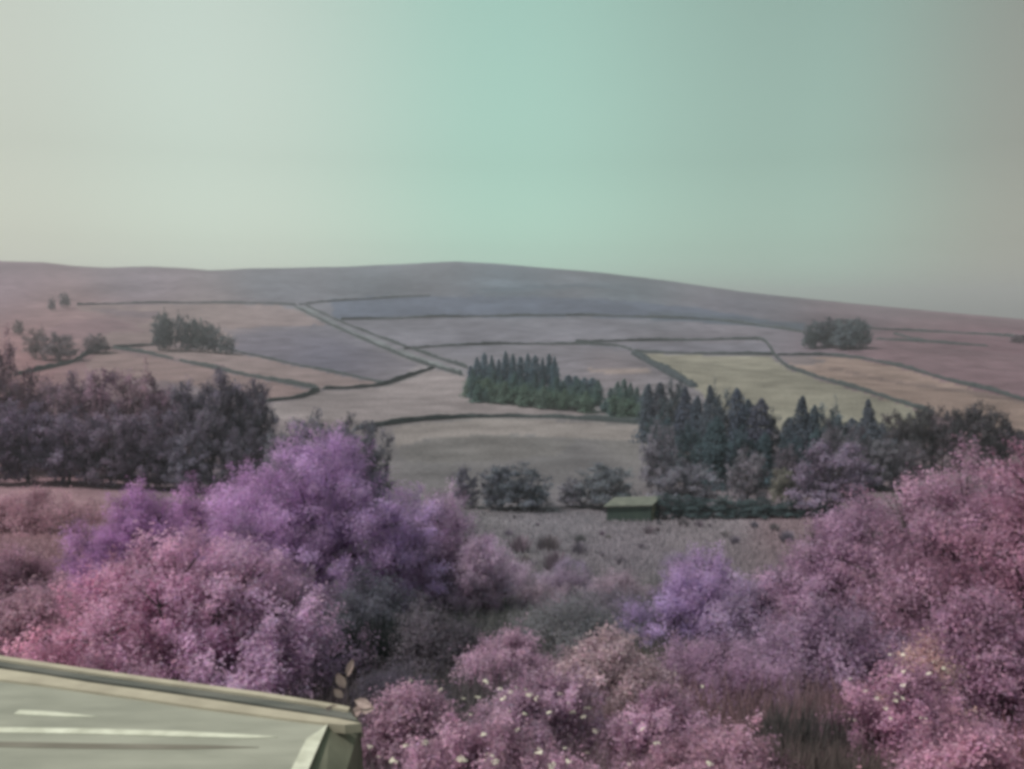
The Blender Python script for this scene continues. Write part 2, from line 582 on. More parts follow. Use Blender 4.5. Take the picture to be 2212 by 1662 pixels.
def dome_blobs(W, D, H, rng, n=10, low=0.25, tint=None, fall=0.55):
    """ellipsoids that fill a bush W wide, D deep, H high standing on z = 0"""
    out = []
    n = int(n * 1.9)
    for k in range(n):
        a = 2 * pi * (k + rng.random()) * 0.618
        q = 0.75 * ((k + 0.5) / n) ** 0.5
        r = min(W, D) * (0.13 + 0.12 * rng.random())
        x, y = cos(a) * W * q * 0.72, sin(a) * D * q * 0.72
        ed = 1 - fall * (hypot(x / (W / 2), y / (D / 2))) ** 2
        zt = H * max(0.38, ed) * (0.74 + 0.28 * rng.random())
        rz = max(min(r * 0.95, zt * 0.5), 0.12 * H)
        t = (1, 1, 1) if tint is None else tint(x / (W / 2), zt / H, rng)
        out.append((x, y, zt - rz, r, r, rz, t))
        if zt - 2 * rz > low * H:
            out.append((x * 0.95, y * 0.95, (zt - 2 * rz) * 0.6, r * 1.05, r * 1.05, max(rz, (zt - 2 * rz) * 0.55), t))
    out.append((0, 0, H * 0.72, W * 0.2, D * 0.2, H * 0.26, (1, 1, 1) if tint is None else tint(0, 0.9, rng)))
    out.append((0, 0, H * 0.42, W * 0.32, D * 0.32, H * 0.36, (1, 1, 1) if tint is None else tint(0, 0.5, rng)))
    return out


def stems_mesh(name, blobs, base_r, rng, H, several=True, trunk_h=None):
    mb = MB()
    if several:
        for b in blobs[::1]:
            s = Vector((b[0] * 0.12, b[1] * 0.12, -0.1))
            e = Vector(b[:3])
            m1 = s.lerp(e, 0.45) + Vector((rng.normal() * 0.06, rng.normal() * 0.06, 0.08 * H))
            mb.tube([s, m1, e, e + Vector((b[0] * 0.12, b[1] * 0.12, b[5] * 0.7))], [base_r, base_r * 0.7, base_r * 0.4, base_r * 0.12], 5)
        for b in blobs:
            for _ in range(5):
                d = Vector((rng.normal(), rng.normal(), abs(rng.normal()) * 0.8 + 0.15)).normalized()
                e = Vector(b[:3])
                t = e + Vector((d.x * b[3], d.y * b[4], d.z * b[5])) * (1.0 + 0.2 * rng.random())
                mb.tube([e, e.lerp(t, 0.55) + Vector((0, 0, 0.03)), t], [base_r * 0.35, base_r * 0.22, base_r * 0.06], 4)
    else:
        th = trunk_h or H * 0.4
        top = Vector((0.02 * H * rng.normal(), 0.02 * H * rng.normal(), th))
        mb.tube([(0, 0, -0.04 * H), (0, 0, 0.02 * H), tuple(top * 0.5), tuple(top)], [base_r * 1.4, base_r * 1.05, base_r * 0.9, base_r * 0.75], 7)
        for b in blobs:
            e = Vector(b[:3])
            mid = top.lerp(e, 0.5) + Vector((0, 0, 0.03 * H))
            mb.tube([tuple(top * (0.75 + 0.2 * rng.random())), tuple(mid), tuple(e)], [base_r * 0.5, base_r * 0.3, base_r * 0.1], 5)
    return mb.mesh(name, M_BARK)


def bush(name, label, cat, u, r, top_v, width_px, color, n, leaf, clump, seed, depth=0.9, group=None, nb=10,
         tint=None, hollow=0.55, base_r=0.03, tree=False, trunk_h=None, aspect=0.55, stem_name='stem', H=None, lift=0.0, fall=0.5):
    rng = np.random.default_rng(seed)
    x, y, z = place(u, r)
    W = width_px / FOC * y
    if H is None:
        H = float(row_z(top_v, y)) - z
    blobs = dome_blobs(W * 0.92, W * depth, H * 0.97, rng, nb, tint=tint, fall=fall)
    if lift:
        blobs = [(b[0], b[1], b[2] * (1 - lift) + H * lift, b[3], b[4], b[5] * (1 - lift), b[6]) for b in blobs]
    me, C = foliage('foliage', blobs, int(n * 2.2), leaf * 0.68, clump * 0.92, rng, min(0.8, hollow + 0.15), aspect, floor=0.02, tri=True, per=150)
    o = root(name, label, cat, (x, y, z - 0.02), group)
    c = link('foliage', me, o)
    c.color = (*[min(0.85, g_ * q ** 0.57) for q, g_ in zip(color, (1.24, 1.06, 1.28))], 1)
    c['kind'] = 'stuff'
    s = link('trunk' if tree else stem_name, stems_mesh('stem', blobs, base_r, rng, H, several=not tree, trunk_h=trunk_h), o)
    return o, C + np.array([x, y, z])


# ------------------------------------------------------------------ shared tree crowns (unit height, unit width)
def conifer_variant(seed, n=3400):
    rng = np.random.default_rng(seed)
    ex = 0.42 + 0.3 * rng.random()
    lop = rng.random() * 6.28
    t = rng.random(n) ** 0.85
    t = 0.06 + 0.94 * t
    layers = 22
    lay = np.floor(t * layers)
    a = rng.random(n) * 2 * pi
    prof = np.clip((1 - t), 0, 1) ** ex * 0.5 * np.clip(t / 0.12, 0.55, 1)
    lj = 0.66 + 0.62 * rng.random(layers + 2)[lay.astype(int)]
    bj = 0.72 + 0.45 * np.sin(a * 5 + lay * 2.4) * 0.5 + 0.2 * rng.random(n)
    bj = bj * (1 + 0.28 * np.cos(a - lop + 2.5 * t)) * (1 + 0.2 * np.sin(9 * t + lop))
    rad = prof * lj * bj * (0.25 + 0.85 * rng.random(n) ** 0.5) + 0.012
    zz = t - 0.12 * rad - 0.02 * rng.random(n)
    C = np.stack([np.cos(a) * rad, np.sin(a) * rad, zz], 1)
    al = np.stack([np.cos(a), np.sin(a), -0.25 * np.ones(n)], 1)
    N = np.stack([np.cos(a) * 0.4, np.sin(a) * 0.4, np.ones(n)], 1) + rng.normal(size=(n, 3)) * 0.5
    S = (0.045 + 0.05 * rng.random(n)) * (0.5 + 0.7 * (1 - t))
    V, F = leaf_quads(C, N, S * np.array(1.25), rng, 0.5, along=al)
    T = np.repeat((0.7 + 0.6 * rng.random((n, 1))) * np.ones(3), 4, 0)
    me = np_mesh('crown', V, F, M_LEAF, tint=T)
    mb = MB()
    mb.tube([(0, 0, -0.03), (0, 0, 0.3), (0, 0, 0.97)], [0.028, 0.02, 0.003], 6)
    return me, mb.mesh('trunk', M_BARK)


def round_variant(seed, n=5200, loose=False, tall=False):
    rng = np.random.default_rng(seed)
    blobs = []
    k = 13 if not loose else 11
    for i in range(k):
        a = 2 * pi * (i + rng.random() * 0.7) / k
        q = 0.18 + 0.14 * rng.random()
        r = 0.15 + 0.06 * rng.random()
        zc = (0.22 if not loose else 0.36) + (0.58 if not loose else 0.44) * ((i * 0.618) % 1)
        if loose:
            r *= 0.78
        blobs.append((cos(a) * q, sin(a) * q, zc, r, r, r * (0.75 if not tall else 1.15), (1, 1, 1)))
    blobs.append((0, 0, 0.82, 0.19, 0.19, 0.15, (1, 1, 1)))
    blobs.append((0.02, 0, 0.55, 0.27, 0.27, 0.26, (1, 1, 1)))
    if not loose:
        for i in range(6):
            a = i * 1.05 + rng.random()
            blobs.append((cos(a) * 0.26, sin(a) * 0.26, 0.15 + 0.12 * rng.random(), 0.17, 0.17, 0.15, (1, 1, 1)))
        blobs.append((0, 0, 0.28, 0.30, 0.30, 0.24, (1, 1, 1)))
    me, _ = foliage('crown', blobs, n, 0.034, 0.036, rng, 0.5)
    mb = stems_mesh('trunk', blobs, 0.022, rng, 1.0, several=False, trunk_h=0.3)
    return me, mb


CON = [conifer_variant(s) for s in (1, 2, 3, 4, 5, 6, 7)]
RND = [round_variant(s, 10500) for s in (11, 12, 13)]
LOO = [round_variant(s, 6000, loose=True) for s in (21, 22)]
TAL = [round_variant(s, 8000, tall=True) for s in (31, 32)]


def tree(kind, i, u, r, top_v, width_px, color, name, label, group=None, rz=None, sink=0.0):
    x, y, z = place(u, r)
    H = float(row_z(top_v, y)) - z
    W = width_px / FOC * y
    crown, trunk = {'con': CON, 'rnd': RND, 'loo': LOO, 'tal': TAL}[kind][i % len({'con': CON, 'rnd': RND, 'loo': LOO, 'tal': TAL}[kind])]
    o = root(name, label, 'tree', (x, y, z - sink), group, rz if rz is not None else (u * 1.7 + r) % 6.28, (W, W, H))
    c = link('crown', crown, o)
    c.color = (*[q ** 0.72 for q in color], 1)
    c['kind'] = 'stuff'
    link('trunk', trunk, o)
    return o


# ------------------------------------------------------------------ trees
rg = np.random.default_rng(77)


def vary(c, s=0.07):
    return tuple(np.clip(np.array(c) * (1 + rg.normal(size=3) * s * 0.35 + rg.normal() * s), 0.005, 0.8))


C_CON = A(68, 76, 90)
C_CONF = A(68, 88, 104)
C_DARK = A(84, 84, 98)
C_MAUVE = A(112, 102, 118)

# far plantation: small conifers above the curved wall
for k, (u, top) in enumerate([(1016, 790), (1030, 772), (1047, 762), (1062, 768), (1078, 775), (1092, 758), (1108, 764), (1124, 770),
                              (1140, 763), (1156, 767), (1172, 772), (1186, 764), (1198, 770), (1228, 810), (1244, 812),
                              (1262, 815), (1280, 816)]):
    tree('con', k, u, 222 + 6 * (k % 3), top, 30 + 6 * (k % 2), vary(C_CONF), 'plantation_conifer',
         'dark conifer in the tight block plantation above the curved field wall', 'block plantation conifers')
for k, u in enumerate(range(1022, 1300, 15)):
    tree('con', k + 1, u, 208 + 3 * (k % 2) - (u - 1022) * 0.03, 796 + (k % 3) * 9 + (u - 1022) * 0.09, 34, vary(A(70, 92, 96)), 'plantation_conifer',
         'dark conifer in the tight block plantation above the curved field wall', 'block plantation conifers')
for k, u in enumerate(range(1030, 1300, 17)):
    tree('con', k + 2, u + 4, 203 - (u - 1022) * 0.045, 828 + (k % 3) * 5 + (u - 1022) * 0.05, 34, vary(A(72, 96, 94)), 'plantation_conifer',
         'dark conifer in the tight block plantation above the curved field wall', 'block plantation conifers')
for k, (u, r, top) in enumerate([(1318, 186, 838), (1334, 190, 824), (1348, 186, 818), (1362, 192, 826), (1376, 186, 836), (1392, 182, 842),
                                 (1326, 176, 862), (1344, 176, 858), (1364, 174, 860), (1384, 172, 866), (1306, 182, 866)]):
    tree('con', k, u, r, top, 32, vary(A(72, 94, 96)), 'outlier_conifer',
         'dark conifer in the small group between the block plantation and the valley wood', 'conifers between plantation and valley wood')

for k, (u, v) in enumerate([(1016, 857), (1034, 862), (1052, 867), (1070, 871), (1090, 874), (1110, 876), (1132, 879), (1154, 881), (1176, 883), (1198, 885),
                            (1220, 887), (1243, 889), (1266, 892), (1330, 903), (1346, 905), (1362, 909), (1384, 913)]):
    gx_, gy_, _z = ground_hit(u, v, 120)  # green row added to imitate a reflection in the window
    tree('tal' if k % 2 else 'con', k, u, hypot(gx_, gy_), v - 42 - (k * 5) % 11, 46, vary(A(84, 104, 94), 0.05), 'reflection_tree',
         'muted green tree added for a window reflection along the front edge of the block plantation', 'green reflection strip of the block plantation')

# valley wood: tall dark conifers, then looser pines towards the right
GW = [(1400, 150, 832, 46), (1425, 150, 822, 50), (1452, 146, 818, 52), (1478, 142, 830, 50), (1505, 136, 856, 50),
      (1530, 118, 826, 60), (1560, 116, 838, 58), (1588, 115, 831, 60), (1612, 118, 862, 56), (1641, 114, 853, 62), (1668, 116, 892, 58),
      (1700, 114, 893, 60), (1729, 110, 852, 66), (1756, 116, 878, 58), (1778, 113, 866, 64), (1806, 116, 900, 60),
      (1836, 114, 898, 60), (1869, 112, 864, 64), (1896, 116, 908, 58)]
for k, (u, r, top, wd) in enumerate(GW):
    tree('tal' if k % 4 == 2 else 'con', k, u, r, top + (k * 7) % 13 - 3, wd * (1.3 + 0.35 * ((k * 0.618) % 1)), vary(C_CON, 0.14), 'valley_conifer',
         'tall dark blue-green conifer in the valley wood below the pale lime field', 'tall conifers of the valley wood')
for k, (u, r, top, wd) in enumerate([(1440, 108, 905, 70), (1490, 104, 915, 74), (1545, 101, 900, 76), (1600, 100, 920, 74), (1650, 101, 935, 74),
                                     (1705, 101, 930, 72), (1760, 101, 925, 74), (1815, 102, 935, 72), (1865, 104, 940, 70), (1420, 112, 890, 60)]):
    tree('tal' if k % 2 else 'con', k, u, r, top, wd * 1.15, vary(A(60, 76, 86)), 'understorey_tree',
         'dark tree of the lower front row of the valley wood', 'front row of the valley wood')
for k, (u, r, top, wd) in enumerate([(1925, 122, 882, 62), (1960, 124, 895, 60), (1995, 122, 872, 66), (2035, 122, 878, 70), (2075, 122, 874, 66),
                                     (2110, 122, 870, 70), (2145, 122, 876, 66), (2172, 122, 915, 56), (2215, 122, 925, 60)]):
    tree('loo' if k % 3 else 'rnd', k, u, r, top, wd * 1.35, vary(A(72, 68, 76)), 'loose_pine',
         'dark round-headed pine with gaps between trunks at the thin end of the valley wood', 'round-headed pines of the valley wood')
for k, (u, r, top, wd) in enumerate([(1830, 99, 945, 80), (1900, 100, 935, 90), (1960, 104, 950, 80), (1700, 98, 960, 60), (1790, 100, 905, 70), (1850, 102, 915, 64)]):
    tree('rnd', k, u, r, top, wd * 1.2, vary(A(98, 92, 104)), 'ash_tree',
         'mauve-grey leafy tree growing among the dark valley conifers', 'leafy trees among the valley conifers')

# leafy trees in front of the wood
tree('rnd', 0, 1422, 97, 905, 92, A(122, 116, 132), 'pale_tree', 'pale mauve tree at the end of the conifer wood')
tree('rnd', 1, 1478, 84, 993, 170, A(112, 108, 124), 'broad_bush_tree', 'broad low mauve tree beside the green shed')
tree('tal', 1, 1612, 83, 968, 120, A(116, 108, 122), 'upright_tree', 'upright mauve-grey tree standing before the tall conifers')
tree('rnd', 2, 1798, 80, 948, 215, A(114, 98, 124), 'domed_tree', 'big domed violet tree in front of the valley wood')
tree('loo', 0, 1690, 82, 1010, 80, A(122, 118, 112), 'thin_tree', 'thin pale grey tree between the upright tree and the domed violet tree')

# bushes along the valley bottom
tree('rnd', 0, 1120, 86, 1000, 165, A(88, 92, 106), 'valley_bush', 'wide dark slate bush along the valley bottom')
tree('rnd', 2, 1075, 87, 1004, 90, A(90, 90, 108), 'valley_bush', 'dark bush joined to the left flank of the wide slate bush')
tree('tal', 0, 1005, 88, 1008, 70, A(92, 88, 108), 'valley_bush', 'small upright dark bush left of the wide slate bush')
tree('rnd', 1, 1310, 88, 1000, 150, A(100, 104, 116), 'valley_bush', 'grey bush behind the green shed roof')
tree('rnd', 0, 1235, 88, 1030, 70, A(110, 106, 122), 'valley_bush', 'low pale mauve bush between the slate bush and the green shed')
for k, (u, top, wd) in enumerate([(1440, 1064, 70), (1500, 1072, 90), (1570, 1072, 80), (1640, 1076, 90), (1710, 1078, 90), (1780, 1080, 80)]):
    tree('rnd', k, u, 79, top, wd * 1.2, A(58, 72, 78), 'hedge_bush', 'low dark green bush in the hedge at the foot of the valley wood', 'hedge at the foot of the valley wood')

# clumps on the hill
for k, (u, top, wd, r) in enumerate([(1762, 690, 56, 372), (1790, 684, 60, 376), (1818, 686, 60, 372), (1846, 684, 60, 376), (1862, 690, 40, 370),
                                     (1750, 700, 32, 368), (1826, 696, 60, 366)]):
    tree('rnd', k, u, r, top, wd * 1.15, vary(A(80, 88, 96)), 'hilltop_tree', 'dark round tree in the isolated clump high on the moor edge', 'clump on the moor edge')
for k, (u, top, wd, r) in enumerate([(352, 672, 30, 345), (364, 676, 26, 349), (392, 678, 28, 345), (412, 682, 32, 347), (432, 686, 30, 345),
                                     (450, 693, 30, 345), (465, 704, 30, 342), (490, 722, 32, 338), (344, 690, 24, 340)]):
    tree('tal', k, u, r, top, wd * 1.5, vary(A(92, 98, 104)), 'shelter_belt_tree', 'tall narrow tree of the shelter belt that stands alone in the upper field', 'shelter belt in the upper field')
tree('tal', 0, 78, 322, 706, 60, A(122, 104, 110), 'field_corner_tree', 'tall mauve tree beside the round field-corner tree')
tree('rnd', 1, 130, 318, 717, 90, A(112, 98, 108), 'field_corner_tree', 'big round dark mauve tree over the field wall')
tree('rnd', 2, 208, 338, 719, 66, A(112, 98, 108), 'lone_round_tree', 'small round tree standing alone where the field walls meet')
tree('rnd', 0, 140, 560, 630, 26, A(120, 108, 118), 'thorn_tree', 'tiny round thorn tree on the open moor above the walls')
tree('rnd', 1, 112, 540, 642, 20, A(124, 110, 120), 'thorn_bush', 'tiny low thorn bush just below the moor thorn tree')
tree('rnd', 1, 40, 420, 690, 28, A(126, 108, 112), 'thorn_bush', 'small scrubby bush on the slope above the left-hand wood')
tree('rnd', 2, 2202, 470, 722, 44, A(104, 86, 100), 'thorn_tree', 'small dark tree against the moor wall far right')
tree('rnd', 2, 2140, 430, 752, 16, A(96, 82, 92), 'thorn_bush', 'tiny dark bush alone on the red moor slope')

# left-hand wood
for k, (u, r, top, wd, kd) in enumerate([(20, 118, 735, 120, 'tal'), (-40, 116, 760, 120, 'rnd'), (60, 122, 815, 120, 'rnd'), (120, 118, 812, 130, 'rnd'),
                                        (180, 114, 800, 130, 'rnd'), (235, 112, 792, 140, 'rnd'), (290, 112, 796, 140, 'tal'), (340, 110, 815, 120, 'rnd'),
                                        (60, 106, 865, 150, 'rnd'), (-20, 106, 850, 150, 'rnd'), (150, 104, 875, 150, 'rnd'), (240, 102, 880, 150, 'tal'), (320, 102, 880, 140, 'rnd'),
                                        (395, 104, 850, 100, 'tal')]):
    tree(kd, k, u, r, top, wd * 1.1, vary(A(130, 102, 122) if k < 8 else A(112, 96, 120)), 'wood_tree', 'dark broadleaf tree in the dense wood above the pink meadow', 'dense wood above the pink meadow')  # rear crowns lighter and pinker, sunlit tops put into leaf colour
for k, (u, r, top, wd, kd) in enumerate([(430, 103, 812, 110, 'loo'), (480, 104, 800, 130, 'loo'), (535, 104, 812, 120, 'loo'), (565, 104, 850, 80, 'loo'), (455, 100, 880, 120, 'loo'), (530, 98, 920, 120, 'rnd'), (410, 99, 930, 120, 'rnd')]):
    tree(kd, k, u, r, top, wd * 1.2, vary(A(100, 92, 112)), 'feathery_tree', 'feathery open-crowned tree at the thin end of the dense wood', 'feathery trees ending the dense wood')
for k, (u, r, top, wd) in enumerate([(680, 74, 884, 110), (745, 72, 890, 120), (800, 74, 905, 90), (620, 76, 915, 90)]):
    tree('rnd', k, u, r, top, wd * 1.2, vary(A(100, 96, 112)), 'slate_tree', 'slate-mauve tree rising behind the bright purple thorn', 'slate trees behind the purple thorn')

# ------------------------------------------------------------------ dry stone walls and hedges along the fields
def wall(pts, label, h=1.25, wdt=0.55, name='stone_wall', mat=None, group=None, rmin=100, seed=0):
    rng = np.random.default_rng(seed + int(pts[0][0]))
    G = []
    for (u0, v0), (u1, v1) in zip(pts[:-1], pts[1:]):
        n = max(2, int(hypot(u1 - u0, v1 - v0) / 7))
        for k in range(n):
            t = k / n
            G.append(ground_hit(u0 + (u1 - u0) * t, v0 + (v1 - v0) * t, rmin)[:2])
    G.append(ground_hit(*pts[-1], rmin)[:2])
    G = np.array(G)
    # even out the range jitter of grazing hits, then resample every metre
    for _ in range(3):
        G[1:-1] = (G[:-2] + 2 * G[1:-1] + G[2:]) / 4
    seg = np.r_[0, np.cumsum(np.hypot(*np.diff(G, axis=0).T))]
    m = int(np.clip(seg[-1] / 1.1, 4, 500))
    s = np.linspace(0, seg[-1], m)
    x, y = np.interp(s, seg, G[:, 0]), np.interp(s, seg, G[:, 1])
    tx, ty = np.gradient(x), np.gradient(y)
    ln = np.hypot(tx, ty) + 1e-9
    nx, ny = -ty / ln, tx / ln
    hh = h * (0.93 + 0.14 * rng.random(m))
    hh *= 0.88 + 0.2 * np.sin(s * 0.13 + pts[0][0]) + 0.1 * np.sin(s * 0.71)
    hh[0] *= 0.05; hh[-1] *= 0.05
    wl = wdt * (0.9 + 0.25 * rng.random(m))
    prof = [(-0.5, -0.5), (-0.5, 0.05), (-0.36, 0.92), (-0.1, 1.0), (0.12, 1.0), (0.36, 0.9), (0.5, 0.05), (0.5, -0.5)]
    V = []
    for (o_, z_) in prof:
        px, py = x + nx * wl * o_, y + ny * wl * o_
        g0 = gz(px, py)
        V.append(np.stack([px + rng.normal(size=m) * 0.04, py + rng.normal(size=m) * 0.04, g0 + hh * z_ * (1 + 0.06 * rng.normal(size=m) if z_ > 0.5 else 1)], 1))
    V = np.stack(V, 1)
    k = len(prof)
    i, j = np.meshgrid(np.arange(m - 1), np.arange(k - 1), indexing='ij')
    a = (i * k + j).ravel()
    F = np.stack([a, a + 1, a + k + 1, a + k], 1)
    V = V.reshape(-1, 3)
    o0 = V[0].copy()
    o = link(name, np_mesh(name, V - o0, F, mat or M_STONE))
    o.location = o0
    o['kind'] = 'thing'
    tag(o, label, 'hedge' if 'hedge' in name else 'wall', group)
    return o


M_HEDGE = noise_material("hedge_turf", A(48, 56, 62), A(68, 74, 80), 0.9, bump=0.6)
WALLS = [
    ([(165, 660), (330, 656), (480, 656), (590, 657), (640, 661)], 'dry stone wall along the foot of the open moor above the shelter belt', 1.5),
    ([(645, 659), (720, 652), (840, 645), (930, 640)], 'dry stone wall climbing to the moor from the top of the lane', 1.5),
    ([(638, 664), (720, 706), (810, 746), (900, 783), (998, 812)], 'lower dry stone wall of the straight walled lane', 1.5),
    ([(660, 661), (745, 701), (840, 738), (930, 770), (1010, 797)], 'upper dry stone wall of the straight walled lane', 1.5),
    ([(735, 692), (850, 690), (950, 686), (1080, 685), (1250, 683), (1400, 687), (1540, 692), (1650, 706), (1740, 720)], 'long dry stone wall under the dark heather band', 1.7),
    ([(870, 756), (960, 749), (1080, 745), (1240, 745), (1340, 749), (1365, 758)], 'dry stone wall running from the lane above the block plantation', 1.4),
    ([(1240, 742), (1350, 738), (1480, 737), (1590, 735), (1648, 735), (1662, 746), (1672, 767)], 'crooked dry stone wall above the lime field', 1.6),
    ([(1674, 770), (1700, 796), (1780, 821), (1900, 857), (2010, 892)], 'dry stone wall dividing the lime field from the tan field', 1.3),
    ([(1365, 762), (1480, 766), (1672, 768)], 'dry stone wall along the top edge of the lime field', 1.3),
    ([(1676, 768), (1790, 769), (1870, 777), (1960, 797), (2060, 827), (2150, 848), (2260, 880)], 'long curving dry stone wall over the tan field', 1.3),
    ([(1876, 711), (1991, 717), (2110, 723), (2240, 732)], 'high dry stone wall on the moor right of the tree clump', 1.5),
    ([(1890, 734), (1998, 740), (2135, 749)], 'low broken dry stone wall below the high moor wall', 1.3),
    ([(1930, 722), (1965, 731), (1998, 739)], 'short dry stone wall joining the two moor walls', 1.2),
    ([(30, 812), (150, 787), (195, 762), (240, 753)], 'dry stone wall beneath the round field-corner tree', 1.4),
    ([(240, 753), (300, 749), (345, 746)], 'short dry stone wall from the lone round tree to the shelter belt', 1.1),
    ([(244, 754), (310, 764), (375, 777)], 'dry stone wall sloping down to the gateway gap', 1.4),
    ([(388, 781), (500, 806), (600, 826), (690, 842)], 'dry stone wall sloping from the gateway gap to the lower field corner', 1.4),
    ([(695, 842), (760, 841), (830, 834), (875, 818), (938, 796)], 'curving dry stone wall from the lower field corner up to the lane', 1.4),
    ([(570, 870), (650, 861), (690, 845)], 'dry stone wall below the feathery trees', 1.3),
    ([(500, 758), (604, 782), (742, 810), (832, 830)], 'thin dry stone wall between the pale field and the rough pasture', 0.9),
    ([(760, 932), (835, 920), (900, 911), (1000, 904), (1100, 902), (1200, 904), (1300, 911), (1390, 918)], 'long curved dry stone wall across the rounded pasture', 1.15),
]
for pts, lab, h in WALLS:
    wall(pts, lab, h * 0.88)
wall([(1368, 765), (1430, 800), (1500, 838)], 'dark clipped hedge down the near edge of the lime field', 1.8, 2.2, name='hedge', mat=M_HEDGE)

# ------------------------------------------------------------------ green shed in the valley
sx, sy, sz = place(1372, 79)
sh = root('field_shed', 'low green field shed with a pale roof among the valley bushes', 'shed', (sx, sy, sz), rz=radians(-24))
b = MB()
b.prism([(-2.3, -1.5, -0.3), (1.9, -1.5, -0.3), (1.9, 1.5, -0.3), (-2.3, 1.5, -0.3)], [(-2.3, -1.5, 1.35), (1.9, -1.5, 1.85), (1.9, 1.5, 1.95), (-2.3, 1.5, 1.45)])
link('wall', b.mesh('wall', M_SHED), sh)
b = MB()
b.prism([(-2.55, -1.75, 1.34), (2.1, -1.75, 1.89), (2.1, 1.75, 2.0), (-2.55, 1.75, 1.45)], [(-2.55, -1.75, 1.46), (2.1, -1.75, 2.01), (2.1, 1.75, 2.12), (-2.55, 1.75, 1.57)])
link('roof', b.mesh('roof', M_SHEDROOF), sh)
b = MB()
b.prism([(1.903, -1.3, 0.1), (1.96, -1.3, 0.1), (1.96, 1.3, 0.1), (1.903, 1.3, 0.1)], [(1.903, -1.3, 1.7), (1.96, -1.3, 1.7), (1.96, 1.3, 1.75), (1.903, 1.3, 1.75)])
link('end_door', b.mesh('end_door', M_SHEDEND), sh)

# ------------------------------------------------------------------ platform end at the bottom left
ZP = -2.0


def onp(u, v, z=ZP):
    dx, dyc = (u - CU) / FOC, (CV - v) / FOC
    d = (dx, ct + dyc * st, -st + dyc * ct)
    t = z / d[2]
    return (d[0] * t, d[1] * t)


def strip(name, outline, z, th, mat, parent, drop=0.0):
    """flat slab whose top outline was read off the picture at height z"""
    pts = [onp(u, v, z) for u, v in outline]
    mb = MB()
    mb.prism([(p[0], p[1], z - th) for p in pts], [(p[0], p[1], z) for p in pts])
    me = mb.mesh(name, mat)
    return link(name, me, parent)


pf = root('concrete_platform', 'pale concrete platform end with white painted lines beside the flowering bushes', 'platform', (0, 0, 0))
deck = strip('deck', [(-420, 1405), (0, 1463), (190, 1487), (419, 1519), (648, 1550), (712, 1560), (640, 1662), (520, 1860), (-420, 1860)], ZP, 1.5, M_CONC, pf)
sw = MB()
e0, e1 = onp(712, 1560), onp(520, 1860)
f0, f1 = onp(778, 1566, ZP - 0.1), onp(690, 1860, ZP - 0.1)
sw.prism([(e0[0] + .003, e0[1], ZP - 1.5), (e1[0] + .003, e1[1], ZP - 1.5), (f1[0] + .08, f1[1], ZP - 1.5), (f0[0] + .08, f0[1], ZP - 1.5)],
         [(e0[0] + .003, e0[1], ZP - .012), (e1[0] + .003, e1[1], ZP - .012), (f1[0], f1[1], ZP - 0.1), (f0[0], f0[1], ZP - 0.1)])
link('side_wall', sw.mesh('side_wall', M_CONC_DK), pf)
zc = ZP + 0.012
strip('coping', [(-420, 1396), (0, 1445), (100, 1459), (190, 1474), (300, 1489), (419, 1506), (648, 1540), (730, 1552), (781, 1563), (745, 1566), (648, 1556), (419, 1526), (300, 1508), (190, 1493), (100, 1480), (0, 1468), (-420, 1412)], zc, 0.045, M_COPING, pf)
strip('gutter', [(-420, 1362), (0, 1424), (316, 1470), (571, 1504), (754, 1534), (770, 1556), (648, 1535), (419, 1500), (190, 1468), (0, 1439), (-420, 1388)], ZP - 0.008, 0.05, M_GUTTER, pf)
strip('outer_lip', [(-420, 1350), (0, 1416), (160, 1440), (316, 1462), (571, 1496), (700, 1517), (756, 1527), (752, 1534), (690, 1523), (571, 1504), (316, 1470), (160, 1448), (0, 1424), (-420, 1360)], ZP + 0.006, 0.04, M_COPING, pf)
strip('stain_streak', [(-420, 1592), (0, 1602), (200, 1606), (420, 1609), (560, 1614), (400, 1618), (200, 1617), (0, 1613), (-420, 1603)], ZP + 0.003, 0.002, M_STAIN, pf)
strip('retaining_wall', [(-420, 1352), (0, 1418), (316, 1464), (571, 1498), (754, 1530), (780, 1566), (745, 1568), (648, 1556), (419, 1526), (190, 1494), (0, 1470), (-420, 1414)], ZP - 0.075, 1.4, M_CONC_DK, pf)
strip('painted_line', [(42, 1534), (90, 1536), (150, 1541), (210, 1548), (140, 1548), (80, 1545), (30, 1542)], ZP + 0.004, 0.003, M_PAINT, pf)
strip('painted_line', [(-420, 1562), (0, 1571), (200, 1574), (400, 1580), (520, 1586), (600, 1592), (540, 1594), (400, 1591), (200, 1585), (0, 1582), (-420, 1576)], ZP + 0.004, 0.003, M_PAINT, pf)
strip('painted_line', [(709, 1562), (700, 1584), (682, 1625), (662, 1672), (600, 1800), (555, 1800), (628, 1664), (650, 1620), (662, 1596), (690, 1578)], ZP + 0.006, 0.003, M_PAINT, pf)

# ------------------------------------------------------------------ bushes of the bank
def grad(left, right, s=0.10):
    l, r_ = np.array(left), np.array(right)

    def f(x, zf, rng):
        t = np.clip(0.5 + 0.5 * x, 0, 1)
        return tuple((l * (1 - t) + r_ * t) * (1 + rng.normal() * s))
    return f


